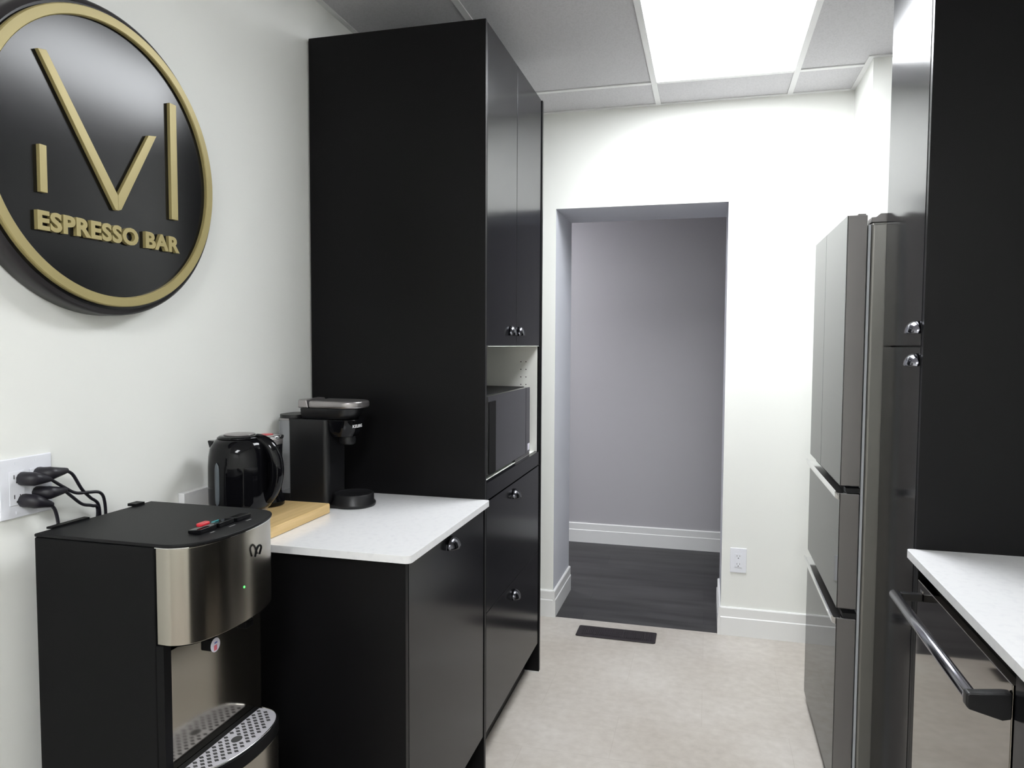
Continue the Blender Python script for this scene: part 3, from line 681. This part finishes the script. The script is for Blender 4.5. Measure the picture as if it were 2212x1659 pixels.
# ================================================================== REFRIGERATOR
t = thing('refrigerator', (0.77, 2.74, 0), 'tall glossy grey french door refrigerator with two freezer drawers', 'refrigerator')
YM = 2.800
obj('body', B(XF+0.066, XR-0.01, YF0, YF1, 0.02, 1.782), m_fr_body, t, bevel=0.010, seg=4)
obj('gasket', B(XF+0.0585, XF+0.0655, YF0+0.0005, YF1-0.0005, 0.05, 1.775), m_pale_gasket, t)
def fdoor(name, y0, y1, z0_, z1_):
    dd = obj(name, B(XF+0.0022, XF+0.056, y0, y1, z0_, z1_), m_fr_side, t, bevel=0.002)
    obj('face_panel', B(XF, XF+0.0020, y0, y1, z0_, z1_), m_fr_front, dd, bevel=0.0006)
    return dd
fdoor('door', YF0, YM-0.0015, 0.990, ZF); fdoor('door', YM+0.0015, YF1, 0.990, ZF)
for (z0_, z1_) in ((0.610, 0.965), (0.035, 0.578)):
    dd = fdoor('freezer_drawer', YF0, YF1, z0_, z1_)
    # chrome channel handle along the top edge
    prof = [(XF+0.004, z1_-0.016), (XF-0.011, z1_-0.013), (XF-0.013, z1_+0.004), (XF-0.011, z1_+0.008), (XF-0.007, z1_+0.004), (XF-0.004, z1_-0.004), (XF+0.012, z1_+0.0006), (XF+0.012, z1_+0.0003), (XF-0.0004, z1_-0.0095)]
    prof = [(XF-0.0004, z1_-0.020), (XF-0.012, z1_-0.014), (XF-0.014, z1_+0.004), (XF-0.011, z1_+0.008), (XF-0.006, z1_+0.0015), (XF+0.020, z1_+0.0015), (XF+0.020, z1_+0.0003), (XF-0.0004, z1_+0.0003)]
    obj('handle', prism(bmesh.new(), prof, 'y', YF0+0.001, YF1-0.001), m_bchrome, dd, bevel=0.0008)
    obj('hinge', B(XF+0.018, XF+0.062, YF0+0.004, YF0+0.04, z1_+0.003, z1_+0.017), m_gasket, t)
obj('hinge_cover', B(XF+0.030, XF+0.052, YF0+0.004, YF0+0.05, ZF+0.0004, ZF+0.0045), m_fr_side, t, bevel=0.001)
obj('hinge_cover', prism(bmesh.new(), [(XF+0.067, 1.7825), (XF+0.20, 1.7825), (XF+0.20, 1.808), (XF+0.092, 1.808), (XF+0.080, 1.798), (XF+0.067, 1.797)], 'y', YF0+0.004, YF0+0.06), m_fr_side, t, bevel=0.001)
for xx in (XF+0.1, XR-0.08):
    for yy in (YF0+0.06, YF1-0.06):
        obj('foot', lathe(bmesh.new(), [(0.018, 0.0003), (0.018, 0.0195)], (xx, yy, 0), n=16), m_gasket, t)

# ================================================================== RIGHT COUNTER, DISHWASHER, BASE CABINET
yN = 0.10
pts = rrect(XCR, XR-0.002, yN, YP-0.0005, 0.01, rr=(0.0005, 0.010, 0.010, 0.0005))
o = obj('countertop', prism(bmesh.new(), pts, 'z', 0.8965, ZCT), m_quartz, bevel=0.002, at=(0.8, 1.0, 0.8965))
tag(o, 'white quartz countertop slab on the right, above the dishwasher', 'countertop')
t = thing('dishwasher', (0.8, 1.66, 0), 'dark stainless dishwasher with round bar handle under the right counter', 'dishwasher')
wy_0, wy_1 = 1.374, 1.950
obj('tub', B(XP+0.035, XR-0.03, wy_0+0.004, wy_1-0.004, 0.02, 0.872), m_gasket, t)
dd = obj('door', B(XP, XP+0.034, wy_0, wy_1, 0.110, 0.850), m_dw, t, bevel=0.002)
hxx, hz = XP-0.058, 0.818
obj('handle_bar', lathe(bmesh.new(), [(0.0095, 0), (0.0115, 0.001), (0.0115, 0.529), (0.0095, 0.530)], (hxx, 1.390, hz), axis='y', n=32), m_chrome, dd, smooth=True)
for yy, e in ((1.390, -1), (1.902, 1)):
    ya, yb = (yy-0.0215, yy-0.0005) if e < 0 else (yy, yy+0.016)
    if e > 0:
        obj('handle_bracket', B(hxx+0.012, XP-0.0003, ya, yb, hz-0.009, hz+0.009), m_keu, dd, bevel=0.002); continue
    pr = [(hxx-0.011, hz-0.012), (hxx-0.006, hz-0.017), (XP-0.014, hz-0.030), (XP-0.0003, hz-0.026), (XP-0.0003, hz+0.018), (XP-0.012, hz+0.018), (hxx+0.008, hz+0.013), (hxx-0.008, hz+0.012), (hxx-0.011, hz+0.008)]
    obj('handle_bracket', prism(bmesh.new(), pr, 'y', ya, yb), m_keu, dd, bevel=0.003)
obj('toe_kick', B(XP+0.05, XP+0.065, wy_0, wy_1, 0.0, 0.105), m_black, t)
obj('badge', B(XP-0.0008, XP-0.0002, 1.905, 1.922, 0.828, 0.834), m_bchrome, dd)
t = thing('base_cabinet', (0.8, 0.75, 0), 'black base cabinet beyond the dishwasher under the right counter, at the frame edge', 'cabinet')
obj('carcass', B(XP+0.021, XR-0.004, yN+0.02, wy_0-0.004, 0.115, 0.8955), m_black, t)
front(t, 'door', XP+0.001, XP+0.020, 0.76, wy_0-0.009, 0.118, 0.890)
front(t, 'door', XP+0.001, XP+0.020, yN+0.022, 0.757, 0.118, 0.890)
obj('toe_kick', B(XP+0.07, XP+0.085, yN+0.03, wy_0-0.005, 0, 0.113), m_black, t)
o = obj('filler_panel', B(XP+0.001, XP+0.020, wy_1+0.004, YP-0.001, 0.0, 0.895), m_black, at=(XP, 1.965, 0), bevel=0.001)
tag(o, 'narrow black filler strip between dishwasher and tall right cabinet', 'panel')
